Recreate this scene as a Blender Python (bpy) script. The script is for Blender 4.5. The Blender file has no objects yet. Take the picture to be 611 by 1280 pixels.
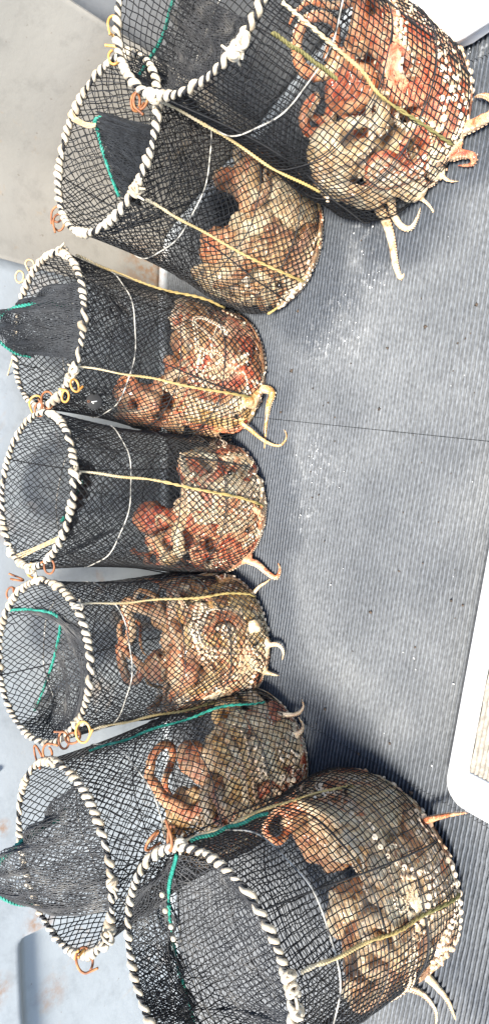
import bpy, math, random
import numpy as np
from mathutils import Matrix, Vector
from mathutils.kdtree import KDTree
from mathutils import noise as mnoise

scene = bpy.context.scene
COL = scene.collection
PI = math.pi

# ---------------------------------------------------------------- camera
CAM_H = 1.08
CAM_F = 758.7                      # focal length in pixels of a 1280 px tall frame
CAM_T = math.radians(43.99)        # pitch below the horizon
S_, C_ = math.sin(CAM_T), math.cos(CAM_T)
cam_d = bpy.data.cameras.new('camera')
cam = bpy.data.objects.new('camera', cam_d)
COL.objects.link(cam)
scene.camera = cam
cam_d.sensor_fit = 'VERTICAL'
cam_d.sensor_height = 36.0
cam_d.lens = CAM_F / 1280 * 36.0
cam_d.clip_start = 0.02
cam_d.clip_end = 5000
# the phone was held sideways: the picture's left edge is up in the place
cam.matrix_world = Matrix(((0, 1, 0, 0), (-S_, 0, -C_, 0), (-C_, 0, S_, CAM_H), (0, 0, 0, 1)))

# ---------------------------------------------------------------- sky, sun, exposure
SUN_AZ = Vector((-0.5, -0.75, 0)).normalized()
SUN_EL = math.radians(62)
world = bpy.data.worlds.new('World')
scene.world = world
world.use_nodes = True
wn = world.node_tree.nodes
sky = wn.new('ShaderNodeTexSky')
sky.sky_type = 'NISHITA'
sky.sun_disc = False
sky.sun_elevation = SUN_EL
sky.sun_rotation = math.atan2(SUN_AZ.x, SUN_AZ.y)
bg = wn['Background']
bg.inputs['Strength'].default_value = 0.115
world.node_tree.links.new(sky.outputs['Color'], bg.inputs['Color'])
sun_d = bpy.data.lights.new('sun', 'SUN')
sun_d.energy = 3.8
sun_d.angle = math.radians(15)
sun_d.color = (1.0, 0.945, 0.86)
sun = bpy.data.objects.new('sun', sun_d)
COL.objects.link(sun)
to_sun = Vector((SUN_AZ.x * math.cos(SUN_EL), SUN_AZ.y * math.cos(SUN_EL), math.sin(SUN_EL)))
sun.rotation_euler = to_sun.to_track_quat('Z', 'Y').to_euler()
sun.location = to_sun * 8
scene.view_settings.view_transform = 'Standard'
scene.view_settings.look = 'None'
scene.view_settings.exposure = 1.55
scene.view_settings.gamma = 1.0
scene.view_settings.use_curve_mapping = False
scene.render.engine = 'CYCLES'
scene.cycles.max_bounces = 8
scene.cycles.transparent_max_bounces = 8

# ---------------------------------------------------------------- helpers
def W(x, y, z=0.0):
    """point of the place seen at photo position (x, y) and standing at height z"""
    a = (x - 305.5) / CAM_F
    b = (640 - y) / CAM_F
    d = np.array([b, C_ - a * S_, -S_ - a * C_])
    t = (z - CAM_H) / d[2]
    return np.array([0, 0, CAM_H]) + t * d

def project(P):
    d = np.asarray(P, float) - np.array([0, 0, CAM_H])
    zz = d[..., 1] * C_ - d[..., 2] * S_
    aa = -d[..., 1] * S_ - d[..., 2] * C_
    return np.stack([305.5 + CAM_F * aa / zz, 640 - CAM_F * d[..., 0] / zz], -1)

def smooth_path(P, n):
    """Catmull-Rom through the points, n samples"""
    P = np.asarray(P, float)
    if len(P) == 2: return P[0] + (P[1] - P[0]) * np.linspace(0, 1, n)[:, None]
    Q = np.concatenate([[2*P[0] - P[1]], P, [2*P[-1] - P[-2]]])
    x = np.linspace(0, len(P) - 1 - 1e-9, n); i = x.astype(int); f = (x - i)[:, None]
    a, b_, c, d = Q[i], Q[i+1], Q[i+2], Q[i+3]
    return .5 * (2*b_ + (c - a)*f + (2*a - 5*b_ + 4*c - d)*f*f + (3*b_ - a - 3*c + d)*f**3)

class MB:
    """collects quads / triangles with an optional float attribute per vertex"""
    def __init__(self):
        self.v = []; self.f3 = []; self.f4 = []; self.n = 0; self.a = []
    def add(self, v, f, att=None):
        v = np.asarray(v, float).reshape(-1, 3); f = np.asarray(f, int)
        self.v.append(v)
        self.a.append(np.full(len(v), 0.0) if att is None else np.broadcast_to(np.asarray(att, float), (len(v),)))
        if len(f):
            (self.f4 if f.shape[1] == 4 else self.f3).append(f + self.n)
        self.n += len(v)
    def box(self, c, s, rot=0.0):
        x, y, z = np.array(s) / 2
        v = np.array([(-x,-y,-z),(x,-y,-z),(x,y,-z),(-x,y,-z),(-x,-y,z),(x,-y,z),(x,y,z),(-x,y,z)])
        cs, sn = math.cos(rot), math.sin(rot)
        v = np.stack([v[:,0]*cs - v[:,1]*sn, v[:,0]*sn + v[:,1]*cs, v[:,2]], 1) + np.array(c)
        self.add(v, [(3,2,1,0),(4,5,6,7),(0,1,5,4),(1,2,6,5),(2,3,7,6),(3,0,4,7)])
    def tube(self, P, r, k=6, closed=False, att=None, cap=True):
        P = np.asarray(P, float); n = len(P)
        r = np.broadcast_to(np.asarray(r, float), (n,))
        if closed:
            T = np.roll(P, -1, 0) - np.roll(P, 1, 0)
        else:
            T = np.gradient(P, axis=0)
        T /= np.linalg.norm(T, axis=1, keepdims=True) + 1e-12
        U = np.zeros_like(P)
        ref = np.array([0, 0, 1.0]) if abs(T[0, 2]) < 0.9 else np.array([1.0, 0, 0])
        u = np.cross(T[0], ref); u /= np.linalg.norm(u)
        for i in range(n):
            u = u - T[i] * (u @ T[i]); u /= np.linalg.norm(u) + 1e-12
            U[i] = u
        V = np.cross(T, U)
        an = np.arange(k) * 2 * PI / k
        ring = P[:, None] + r[:, None, None] * (np.cos(an)[None, :, None] * U[:, None] + np.sin(an)[None, :, None] * V[:, None])
        m = n if closed else n - 1
        i = np.arange(m)[:, None]; j = np.arange(k)[None]
        i2 = (i + 1) % n; j2 = (j + 1) % k
        F = np.stack([i*k + j, i*k + j2, i2*k + j2, i2*k + j], -1).reshape(-1, 4)
        A = None if att is None else np.repeat(np.broadcast_to(np.asarray(att, float), (n,)), k)
        b = self.n
        self.add(ring.reshape(-1, 3), F, A)
        if cap and not closed:
            for e, q in ((0, 1), (n - 1, -1)):
                c = self.n
                self.add([P[e]], np.zeros((0, 4), int), None if att is None else [A[e*k]])
                idx = [(c, b + e*k + (jj if q < 0 else (jj+1) % k), b + e*k + ((jj+1) % k if q < 0 else jj)) for jj in range(k)]
                self.f3.append(np.array(idx))
    def edges(self, A, B, r, k=3):
        """a short straight strand for every row of A-B"""
        A = np.asarray(A); B = np.asarray(B)
        if not len(A): return
        d = B - A; d /= np.linalg.norm(d, axis=1, keepdims=True) + 1e-12
        ref = np.where(np.abs(d[:, 2:3]) < .9, np.array([[0, 0, 1.0]]), np.array([[1.0, 0, 0]]))
        u = np.cross(d, ref); u /= np.linalg.norm(u, axis=1, keepdims=True) + 1e-12
        v = np.cross(d, u)
        r = np.broadcast_to(np.asarray(r, float), (len(A),))[:, None]
        vs = []
        for P in (A, B):
            for q in range(k):
                an = 2 * PI * q / k
                vs.append(P + r * (math.cos(an) * u + math.sin(an) * v))
        vs = np.stack(vs, 1)
        base = np.arange(len(A))[:, None] * (2 * k)
        F = np.concatenate([base + np.array([[q, (q+1) % k, k + (q+1) % k, k + q]]) for q in range(k)])
        self.add(vs.reshape(-1, 3), F)
    def mesh(self, name, mat=None, smooth=True, attr=None):
        v = np.concatenate(self.v); me = bpy.data.meshes.new(name)
        f4 = np.concatenate(self.f4) if self.f4 else np.zeros((0, 4), int)
        f3 = np.concatenate(self.f3) if self.f3 else np.zeros((0, 3), int)
        me.vertices.add(len(v)); me.vertices.foreach_set('co', v.ravel().astype(np.float32))
        loops = np.concatenate([f4.ravel(), f3.ravel()]).astype(np.int32)
        me.loops.add(len(loops)); me.loops.foreach_set('vertex_index', loops)
        me.polygons.add(len(f4) + len(f3))
        st = np.concatenate([np.arange(len(f4)) * 4, len(f4) * 4 + np.arange(len(f3)) * 3]).astype(np.int32)
        me.polygons.foreach_set('loop_start', st)
        me.update(calc_edges=True); me.validate()
        if attr:
            at = me.attributes.new(attr, 'FLOAT', 'POINT')
            at.data.foreach_set('value', np.concatenate(self.a).astype(np.float32))
        if mat: me.materials.append(mat)
        if smooth: me.polygons.foreach_set('use_smooth', np.ones(len(me.polygons), bool))
        return me
    def build(self, name, mat, parent=None, smooth=True, attr=None):
        return obj(name, self.mesh(name, mat, smooth, attr), parent)

def obj(name, me, parent=None):
    o = bpy.data.objects.new(name, me); COL.objects.link(o)
    if parent is not None:
        o.parent = parent
        o.matrix_parent_inverse = parent_inv(parent)
    return o
def parent_inv(p):
    m = Matrix.Translation(p.location) if p.parent is None else Matrix.Translation(p.location)
    return m.inverted()
def thing(name, label, cat, loc=(0, 0, 0), group=None):
    o = bpy.data.objects.new(name, None); COL.objects.link(o)
    o.location = loc; o.empty_display_size = 0.05
    tag(o, label, cat, group)
    return o
def tag(o, label=None, cat=None, group=None, kind=None):
    if label: o['label'] = label
    if cat: o['category'] = cat
    if group: o['group'] = group
    if kind: o['kind'] = kind
    return o

# ---------------------------------------------------------------- materials
def new_mat(name):
    m = bpy.data.materials.new(name); m.use_nodes = True
    return m, m.node_tree.nodes, m.node_tree.links, m.node_tree.nodes['Principled BSDF']
def noise(N, L, scale, detail=4, rough=.55, coord='Object', dist=0.0):
    tc = N.new('ShaderNodeTexCoord'); n = N.new('ShaderNodeTexNoise')
    n.inputs['Scale'].default_value = scale; n.inputs['Detail'].default_value = detail
    n.inputs['Roughness'].default_value = rough; n.inputs['Distortion'].default_value = dist
    L.new(tc.outputs[coord], n.inputs['Vector'])
    return n.outputs['Fac']
def ramp(N, L, fac, stops, interp='LINEAR'):
    r = N.new('ShaderNodeValToRGB'); r.color_ramp.interpolation = interp
    e = r.color_ramp.elements
    while len(e) < len(stops): e.new(0.5)
    for el, (p, c) in zip(e, stops):
        el.position = p; el.color = (*c, 1) if len(c) == 3 else c
    L.new(fac, r.inputs['Fac'])
    return r.outputs['Color']
def mix(N, L, fac, a, b, mode='MIX'):
    m = N.new('ShaderNodeMix'); m.data_type = 'RGBA'; m.blend_type = mode
    for sock, val in ((m.inputs[0], fac), (m.inputs[6], a), (m.inputs[7], b)):
        if isinstance(val, (int, float)): sock.default_value = val
        elif isinstance(val, tuple): sock.default_value = (*val, 1)
        else: L.new(val, sock)
    return m.outputs[2]
def bump(N, L, h, bsdf, strength=.4, dist=.002):
    b = N.new('ShaderNodeBump'); b.inputs['Strength'].default_value = strength; b.inputs['Distance'].default_value = dist
    L.new(h, b.inputs['Height']); L.new(b.outputs['Normal'], bsdf.inputs['Normal'])
G3 = lambda v: (v, v, v)

def simple(name, stops, scale, rough=.6, bscale=None, bstr=.3, bdist=.001, metal=0.0):
    m, N, L, B = new_mat(name)
    L.new(ramp(N, L, noise(N, L, scale), stops), B.inputs['Base Color'])
    B.inputs['Roughness'].default_value = rough; B.inputs['Metallic'].default_value = metal
    if bscale: bump(N, L, noise(N, L, bscale, 3), B, bstr, bdist)
    return m

M_net = simple('net_twine', [(.35, (.003, .0033, .004)), (.7, (.010, .011, .012))], 60, .55)
M_funnel = simple('funnel_twine', [(.3, (.012, .013, .015)), (.55, (.05, .05, .05)), (.8, (.17, .16, .14))], 22, .7)
M_funnel_dark = simple('funnel_twine_dark', [(.3, (.006, .007, .009)), (.8, (.03, .034, .038))], 40, .65)
M_black_rope = simple('black_rope', [(.3, (.008, .008, .009)), (.8, (.03, .03, .03))], 150, .7)
M_white = simple('white_rope', [(.28, (.3, .23, .15)), (.48, (.52, .44, .32)), (.75, (.66, .59, .47))], 34, .8, 420, .6, .0012)
M_hoop = simple('hoop_line', [(.38, (.04, .04, .04)), (.52, (.38, .36, .31)), (.7, (.6, .57, .5))], 60, .8)
M_green = simple('green_rope', [(.3, (.005, .08, .06)), (.55, (.015, .24, .17)), (.75, (.1, .32, .25))], 90, .6, 500, .6, .001)
M_rust = simple('rusty_hook', [(.3, (.1, .036, .016)), (.55, (.32, .115, .04)), (.75, (.5, .24, .09))], 60, .55, 300, .5, .0006)
M_amber = simple('amber_hook', [(.3, (.5, .2, .04)), (.6, (.75, .42, .12)), (.8, (.8, .6, .3))], 40, .4, 200, .3, .0005)
M_tan = simple('tan_line', [(.3, (.4, .27, .13)), (.7, (.68, .52, .3))], 80, .8, 500, .5, .001)
M_tag = simple('black_plastic', [(.3, (.006, .006, .007)), (.7, (.014, .014, .014))], 60, .75)
M_print = simple('white_print', [(.3, (.5, .48, .44)), (.7, (.75, .73, .7))], 60, .6)
M_eye = simple('eye', [(.3, (.003, .003, .003)), (.7, (.02, .015, .01))], 40, .1)
M_froth = simple('dried_salt', [(.3, (.5, .5, .48)), (.7, (.8, .8, .78))], 60, .9)
M_grit = simple('dark_grit', [(.3, (.02, .02, .018)), (.7, (.12, .08, .05))], 60, .9)

def cord_mat():
    m, N, L, B = new_mat('trap_cord')
    at = N.new('ShaderNodeAttribute'); at.attribute_name = 'age'
    nz = noise(N, L, 35, 3)
    ad = N.new('ShaderNodeMath'); ad.operation = 'MULTIPLY_ADD'
    L.new(nz, ad.inputs[0]); ad.inputs[1].default_value = .5; L.new(at.outputs['Fac'], ad.inputs[2])
    c = ramp(N, L, ad.outputs[0], [(.2, (.66, .57, .41)), (.5, (.56, .42, .2)), (.8, (.4, .29, .1)), (1.0, (.17, .15, .05))])
    L.new(c, B.inputs['Base Color']); B.inputs['Roughness'].default_value = .75
    bump(N, L, noise(N, L, 450, 2), B, .6, .001)
    return m
M_cord = cord_mat()

def skin_mat(name, dark, mid, light):
    m, N, L, B = new_mat(name)
    n1 = noise(N, L, 24, 7, .68, dist=.9)
    n2 = noise(N, L, 75, 3, .6)
    n3 = noise(N, L, 240, 2, .5)
    c = ramp(N, L, n1, [(.3, dark), (.46, mid), (.6, light), (.72, mid)])
    c = mix(N, L, ramp(N, L, n2, [(.5, G3(0)), (.68, G3(.6))]), c, light)
    c = mix(N, L, ramp(N, L, n3, [(.56, G3(0)), (.7, G3(.55))]), c, tuple(x * .35 for x in dark))
    at = N.new('ShaderNodeAttribute'); at.attribute_name = 'ventral'
    pale = ramp(N, L, n1, [(.32, mid), (.5, (.66, .47, .27)), (.66, (.78, .65, .45))])
    c = mix(N, L, ramp(N, L, noise(N, L, 9, 3, .5), [(.55, G3(0)), (.72, G3(.35))]), c, (.5, .37, .28))
    c = mix(N, L, at.outputs['Fac'], c, pale)
    L.new(c, B.inputs['Base Color'])
    B.inputs['Roughness'].default_value = .22
    B.inputs['Coat Weight'].default_value = .6; B.inputs['Coat Roughness'].default_value = .12
    B.inputs['Specular IOR Level'].default_value = .6
    B.inputs['Subsurface Weight'].default_value = .08
    B.inputs['Subsurface Radius'].default_value = (.012, .005, .003)
    B.inputs['Subsurface Scale'].default_value = .4
    bump(N, L, noise(N, L, 130, 6, .7), B, 1.0, .005)
    return m
SKIN = {
 'red':   skin_mat('octopus_red_skin',    (.15, .018, .01), (.5, .085, .03), (.74, .37, .19)),
 'brown': skin_mat('octopus_brown_skin',  (.1, .03, .012), (.34, .13, .05), (.62, .38, .18)),
 'tan':   skin_mat('octopus_tan_skin',    (.2, .075, .02), (.56, .29, .085), (.76, .56, .28)),
 'cream': skin_mat('octopus_cream_skin',  (.36, .13, .05), (.68, .45, .22), (.82, .71, .49)),
 'orange':skin_mat('octopus_pinkish_skin', (.28, .05, .022), (.64, .2, .075), (.78, .5, .27)),
}
M_suck = simple('sucker', [(.3, (.45, .22, .11)), (.45, (.62, .44, .28)), (.6, (.76, .64, .48)), (.75, (.56, .36, .21))], 13, .3, 300, .4, .001)

def wall_mat(name, base, warm):
    m, N, L, B = new_mat(name)
    c = ramp(N, L, noise(N, L, 2.2, 6, .6), [(.3, tuple(x * .86 for x in base)), (.6, base), (.8, warm)])
    c = mix(N, L, ramp(N, L, noise(N, L, 14, 6, .7), [(.5, G3(0)), (.7, G3(.6))]), c, tuple(x * .66 for x in base))
    c = mix(N, L, ramp(N, L, noise(N, L, 70, 3, .5), [(.71, G3(0)), (.76, G3(.8))]), c, (.2, .17, .14))
    # rust bleeding from fittings
    c = mix(N, L, ramp(N, L, noise(N, L, 4.2, 5, .7, dist=.8), [(.585, G3(0)), (.72, G3(.6))]), c, (.4, .24, .1))
    tc = N.new('ShaderNodeTexCoord'); blot = ramp(N, L, noise(N, L, 38, 5, .7), [(.4, G3(0)), (.6, G3(1))])
    for p, r in (((-1.133, 1.42, .51), .055), ((-.764, 1.46, .487), .03), ((-.03, 1.47, .50), .06), ((-1.02, 1.43, .40), .05), ((.70, 1.46, .06), .1), ((-1.22, 1.42, .36), .06)):
        vm = N.new('ShaderNodeVectorMath'); vm.operation = 'DISTANCE'; L.new(tc.outputs['Object'], vm.inputs[0]); vm.inputs[1].default_value = p
        mr = N.new('ShaderNodeMapRange'); L.new(vm.outputs['Value'], mr.inputs['Value']); mr.inputs['From Max'].default_value = r
        mr.inputs['To Min'].default_value = .95; mr.inputs['To Max'].default_value = 0
        mu = N.new('ShaderNodeMath'); mu.operation = 'MULTIPLY'; L.new(mr.outputs['Result'], mu.inputs[0]); L.new(blot, mu.inputs[1])
        c = mix(N, L, mu.outputs[0], c, (.3, .14, .045))
    L.new(c, B.inputs['Base Color'])
    B.inputs['Roughness'].default_value = .42
    bump(N, L, noise(N, L, 45, 5), B, .25, .003)
    return m
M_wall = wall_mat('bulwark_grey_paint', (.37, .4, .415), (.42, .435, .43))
M_wall2 = wall_mat('bulwark_cream_tone', (.33, .31, .27), (.38, .36, .315))  # warmer cream base colour for the bent panel
M_wall3 = wall_mat('bulwark_grey_painted_shade', (.22, .225, .225), (.26, .26, .255))  # darker copy of the grey, shade put into its colour
M_white_plastic = simple('white_plastic', [(.35, (.76, .75, .71)), (.7, (.84, .84, .82))], 9, .45, 120, .12, .001)
M_bag = simple('white_foam', [(.35, (.7, .71, .71)), (.7, (.82, .82, .8))], 12, .5, 90, .25, .002)
M_inlay = simple('beige_mat', [(.3, (.2, .18, .15)), (.6, (.36, .32, .26)), (.8, (.5, .46, .38))], 120, .9, 600, .8, .002)

def mat_mat():
    m, N, L, B = new_mat('ribbed_deck_mat')
    c = ramp(N, L, noise(N, L, 3.0, 6, .62), [(.3, (.108, .115, .121)), (.55, (.155, .162, .166)), (.8, (.215, .218, .212))])
    # the weave of the ribs: short slanted tufts
    tc = N.new('ShaderNodeTexCoord'); mp = N.new('ShaderNodeMapping'); L.new(tc.outputs['Object'], mp.inputs['Vector'])
    mp.inputs['Scale'].default_value = (110, 190, 110); mp.inputs['Rotation'].default_value = (0, 0, .5)
    nz = N.new('ShaderNodeTexNoise'); nz.inputs['Scale'].default_value = 1; nz.inputs['Detail'].default_value = 3
    L.new(mp.outputs['Vector'], nz.inputs['Vector'])
    c = mix(N, L, 1.0, c, ramp(N, L, nz.outputs['Fac'], [(.3, G3(.7)), (.5, G3(1)), (.7, G3(1.35))]), 'MULTIPLY')
    at = N.new('ShaderNodeAttribute'); at.attribute_name = 'wet_shade'  # damp mat, with bluish shade round the trap bases painted in
    wet_shade_c = mix(N, L, 1.0, c, (.4, .43, .48), 'MULTIPLY')
    c = mix(N, L, at.outputs['Fac'], c, wet_shade_c)
    # dried salt and froth
    at2 = N.new('ShaderNodeAttribute'); at2.attribute_name = 'salt'
    ms = N.new('ShaderNodeMath'); ms.operation = 'MULTIPLY'
    L.new(ramp(N, L, noise(N, L, 60, 6, .75), [(.53, G3(0)), (.7, G3(.35))]), ms.inputs[0]); L.new(at2.outputs['Fac'], ms.inputs[1])
    c = mix(N, L, ms.outputs[0], c, (.66, .67, .66))
    L.new(c, B.inputs['Base Color'])
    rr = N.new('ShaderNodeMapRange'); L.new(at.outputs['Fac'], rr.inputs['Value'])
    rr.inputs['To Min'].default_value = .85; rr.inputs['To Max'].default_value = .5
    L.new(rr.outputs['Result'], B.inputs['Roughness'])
    bump(N, L, nz.outputs['Fac'], B, .6, .002)
    return m
M_mat = mat_mat()
M_deck = simple('painted_deck', [(.3, (.05, .06, .07)), (.7, (.1, .11, .12))], 8, .6, 60, .3, .002)
def sea_mat():
    m, N, L, B = new_mat('sea_water')
    B.inputs['Base Color'].default_value = (.02, .06, .075, 1); B.inputs['Roughness'].default_value = .08
    bump(N, L, noise(N, L, .8, 6, .6), B, .6, .3)
    return m

# ---------------------------------------------------------------- traps: measured rings and bases
#        top centre            tilt            base x, y, radius   top radius factor
TR = {
 'A': ((-.699, .710, .486), (-.043, .105), (-.726, .714), .200, .99),
 'B': ((-.663, 1.090, .520), (.024, .042), (-.585, 1.047), .171, .996),
 'C': ((-.318, 1.236, .491), (-.028, .123), (-.327, 1.175), .180, .972),
 'D': ((.049, 1.263, .492), (-.067, .003), (.013, 1.184), .179, .965),
 'E': ((.394, 1.249, .473), (-.016, -.013), (.343, 1.189), .181, .944),
 'F': ((.702, 1.025, .466), (-.064, .050), (.628, .997), .163, .939),
 'G': ((.836, .752, .476), (.014, .181), (.749, .661), .174, .935),
}
BASES = [np.array(TR[k][2]) for k in TR]

# ---------------------------------------------------------------- setting: sea, deck, mats, bulwark
b = MB(); b.add([(-2500, -2500, -1.1), (2500, -2500, -1.1), (2500, 2500, -1.1), (-2500, 2500, -1.1)], [(0, 1, 2, 3)])
tag(b.build('sea', sea_mat(), smooth=False), kind='structure')
b = MB(); b.box((0, -.35, -.09), (5.2, 3.9, .17))
deck = tag(b.build('deck', M_deck, smooth=False), kind='structure')

RIB = math.radians(-10.5)                       # direction of the mat's ribs
E1 = np.array([math.cos(RIB), math.sin(RIB)]); E2 = np.array([-math.sin(RIB), math.cos(RIB)])
rng0 = np.random.default_rng(5)
def vnoise(x, y, seed=0):
    """cheap smooth value noise"""
    xi = np.floor(x).astype(int); yi = np.floor(y).astype(int); fx = x - xi; fy = y - yi
    fx = fx*fx*(3-2*fx); fy = fy*fy*(3-2*fy)
    def h(a, c):
        n = (a * 374761393 + c * 668265263 + seed * 974711) & 0x7fffffff
        n = ((n ^ (n >> 13)) * 1274126177) & 0x7fffffff
        return (n ^ (n >> 16)) % 10007 / 10007.
    return (h(xi, yi)*(1-fx) + h(xi+1, yi)*fx)*(1-fy) + (h(xi, yi+1)*(1-fx) + h(xi+1, yi+1)*fx)*fy
SALT = [(W(405, 435), .055), (W(437, 425), .05), (W(398, 595), .07), (W(432, 385), .05), (W(470, 355), .05), (W(395, 560), .04), (W(385, 640), .05), (W(590, 75), .09), (W(455, 300), .05)]
PITCH = .0087
def mat_strip(u0, u1, v0, v1):
    prof = [(0, -.0088), (.30, -.0088), (.38, -.0012), (.52, .0012), (.78, .0012), (.92, -.0012)]
    nv = int((v1 - v0) / PITCH)
    vv = []; zz = []
    for i in range(nv):
        for q, z in prof: vv.append(v0 + (i + q) * PITCH); zz.append(z)
    vv = np.array(vv); zz = np.array(zz)
    us = np.linspace(u0, u1, max(2, int((u1 - u0) / .014)))
    U, V = np.meshgrid(us, vv, indexing='ij')
    row = np.floor((V - v0) / PITCH)
    Z = zz[None] * (1 + .0 * U) + .0009 * (vnoise(U * 90 + row * 7.3, row, 3) - .5)
    V2 = V + .0016 * (vnoise(U * 60, row * .5, 9) - .5) + .004 * (vnoise(U * 5, V * 5, 2) - .5)
    X = U * E1[0] + V2 * E2[0]; Y = U * E1[1] + V2 * E2[1]
    Z = Z + .0095 + .002 * (vnoise(U * 6, V * 6, 4) - .5)
    P = np.stack([X, Y, Z], -1)
    n, m = U.shape
    i = np.arange(n - 1)[:, None]; j = np.arange(m - 1)[None]
    F = np.stack([i*m + j, (i+1)*m + j, (i+1)*m + j + 1, i*m + j + 1], -1).reshape(-1, 4)
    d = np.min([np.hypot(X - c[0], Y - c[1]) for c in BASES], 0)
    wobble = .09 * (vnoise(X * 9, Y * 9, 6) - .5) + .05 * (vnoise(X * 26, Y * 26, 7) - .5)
    wet_shade = np.clip(1 - (d + wobble - .19) / .16, 0, 1)  # damp spreading from each base, soft shade painted in with it
    wet_shade = wet_shade * wet_shade * (3 - 2 * wet_shade)
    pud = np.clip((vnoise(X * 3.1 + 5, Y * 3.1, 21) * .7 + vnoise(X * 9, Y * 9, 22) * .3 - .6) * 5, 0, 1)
    wet_shade = np.maximum(wet_shade, pud * .4)
    salt = np.zeros_like(X)
    for c, r in SALT:
        salt = np.maximum(salt, np.clip(1.5 - np.hypot(X - c[0], Y - c[1]) / r, 0, 1))
    mb = MB(); mb.add(P.reshape(-1, 3), F, wet_shade.ravel())
    me = mb.mesh('deck_mat', M_mat, True, 'wet_shade')
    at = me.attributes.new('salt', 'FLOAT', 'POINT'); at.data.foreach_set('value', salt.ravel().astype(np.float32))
    o = obj('deck_mat', me, deck)
    return o
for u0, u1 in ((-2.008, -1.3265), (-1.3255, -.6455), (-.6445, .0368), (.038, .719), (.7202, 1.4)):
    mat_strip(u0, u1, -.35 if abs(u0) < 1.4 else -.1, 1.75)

# bulwark: panels that bend round the corner, cap rail, a recess and scuppers
WALL_H = .72
def sheet(name, pts, mat, parent, th=.05, h=WALL_H, flare=.03, recess=None, step=.03, nz=24):
    """upright plate along a plan line, leaning slightly outwards, dented"""
    pts = np.array(pts, float); seg = np.linalg.norm(np.diff(pts, axis=0), axis=1); arc = np.concatenate([[0], np.cumsum(seg)])
    u = np.unique(np.concatenate([np.linspace(0, arc[-1], max(6, int(arc[-1] / step))), arc]))
    B2 = np.stack([np.interp(u, arc, pts[:, 0]), np.interp(u, arc, pts[:, 1])], 1)
    T = np.gradient(B2, axis=0); T /= np.linalg.norm(T, axis=1, keepdims=True)
    Nn = np.stack([T[:, 1], -T[:, 0]], 1)
    nu = len(u)
    U, Zg = np.meshgrid(u, np.linspace(0, h, nz), indexing='ij')
    off = .006 * (vnoise(U * 6 + pts[0, 0] * 3, Zg * 7, 12) - .5) * np.clip(np.minimum(U, arc[-1] - U) * 12, 0, 1) - flare * Zg / h
    if recess:                                        # pressed-in field of the plate
        sm = lambda x: np.clip(x, 0, 1) ** 2 * (3 - 2 * np.clip(x, 0, 1))
        off = off - .032 * sm((recess[0] - U) / .022 + .5) * sm((recess[1] - Zg) / .022 + .5)
    fr = np.stack([B2[:, 0:1] + Nn[:, 0:1] * off, B2[:, 1:2] + Nn[:, 1:2] * off, Zg], -1)
    bk = fr.copy(); bk[..., 0] -= Nn[:, 0:1] * th; bk[..., 1] -= Nn[:, 1:2] * th
    mb = MB()
    i = np.arange(nu - 1)[:, None]; j = np.arange(nz - 1)[None]
    F = np.stack([i*nz + j, (i+1)*nz + j, (i+1)*nz + j + 1, i*nz + j + 1], -1).reshape(-1, 4)
    mb.add(fr.reshape(-1, 3), F); mb.add(bk.reshape(-1, 3), F[:, ::-1])
    N0 = nu * nz
    rim = [(q*nz) for q in range(nu)] + [((nu-1)*nz + q) for q in range(1, nz)] + [(q*nz + nz - 1) for q in range(nu-2, -1, -1)] + [q for q in range(nz-2, 0, -1)]
    mb.f4.append(np.array([(rim[q], rim[q-1], rim[q-1] + N0, rim[q] + N0) for q in range(len(rim))]))
    return mb.build(name, mat, parent)
bul = thing('bulwark', 'grey and cream boat bulwark standing behind the row of net traps', 'bulwark', (0, 1.45, 0))
PTS = [(-2.3, 1.30), (-.9, 1.435), (.62, 1.46), (.72, 1.455), (.79, 1.43), (.835, 1.38), (.955, 1.06), (1.17, .60), (1.4, -.4)]
sheet('wall_panel', [(-2.3, 1.30), (-.9, 1.435)], M_wall, bul, recess=(1.26, .44), step=.008, nz=90)
sheet('wall_panel', [(-.9, 1.435), (.62, 1.46)], M_wall, bul)
bend = np.array([(.62, 1.46), (.69, 1.460), (.75, 1.452), (.80, 1.428), (.835, 1.385), (.862, 1.31), (.905, 1.195), (.957, 1.055)])
sheet('wall_panel', smooth_path(bend, 40), M_wall2, bul, step=.012)
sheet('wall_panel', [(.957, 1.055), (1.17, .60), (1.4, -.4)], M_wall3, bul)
b = MB()
rail = [(p[0] + (0 if abs(p[0]) < .78 else .03 * np.sign(p[0])), p[1] + .05, WALL_H + .012) for p in PTS]
b.tube(rail, .045, 10)
b.build('cap_rail', M_wall, bul)
# low waterway strip along the foot of the wall
b = MB()
b.tube([(p[0] - (.02 if p[0] > .8 else 0), p[1] - .012, .012) for p in PTS], .016, 8)
b.build('waterway_fillet', M_wall, bul)

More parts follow.
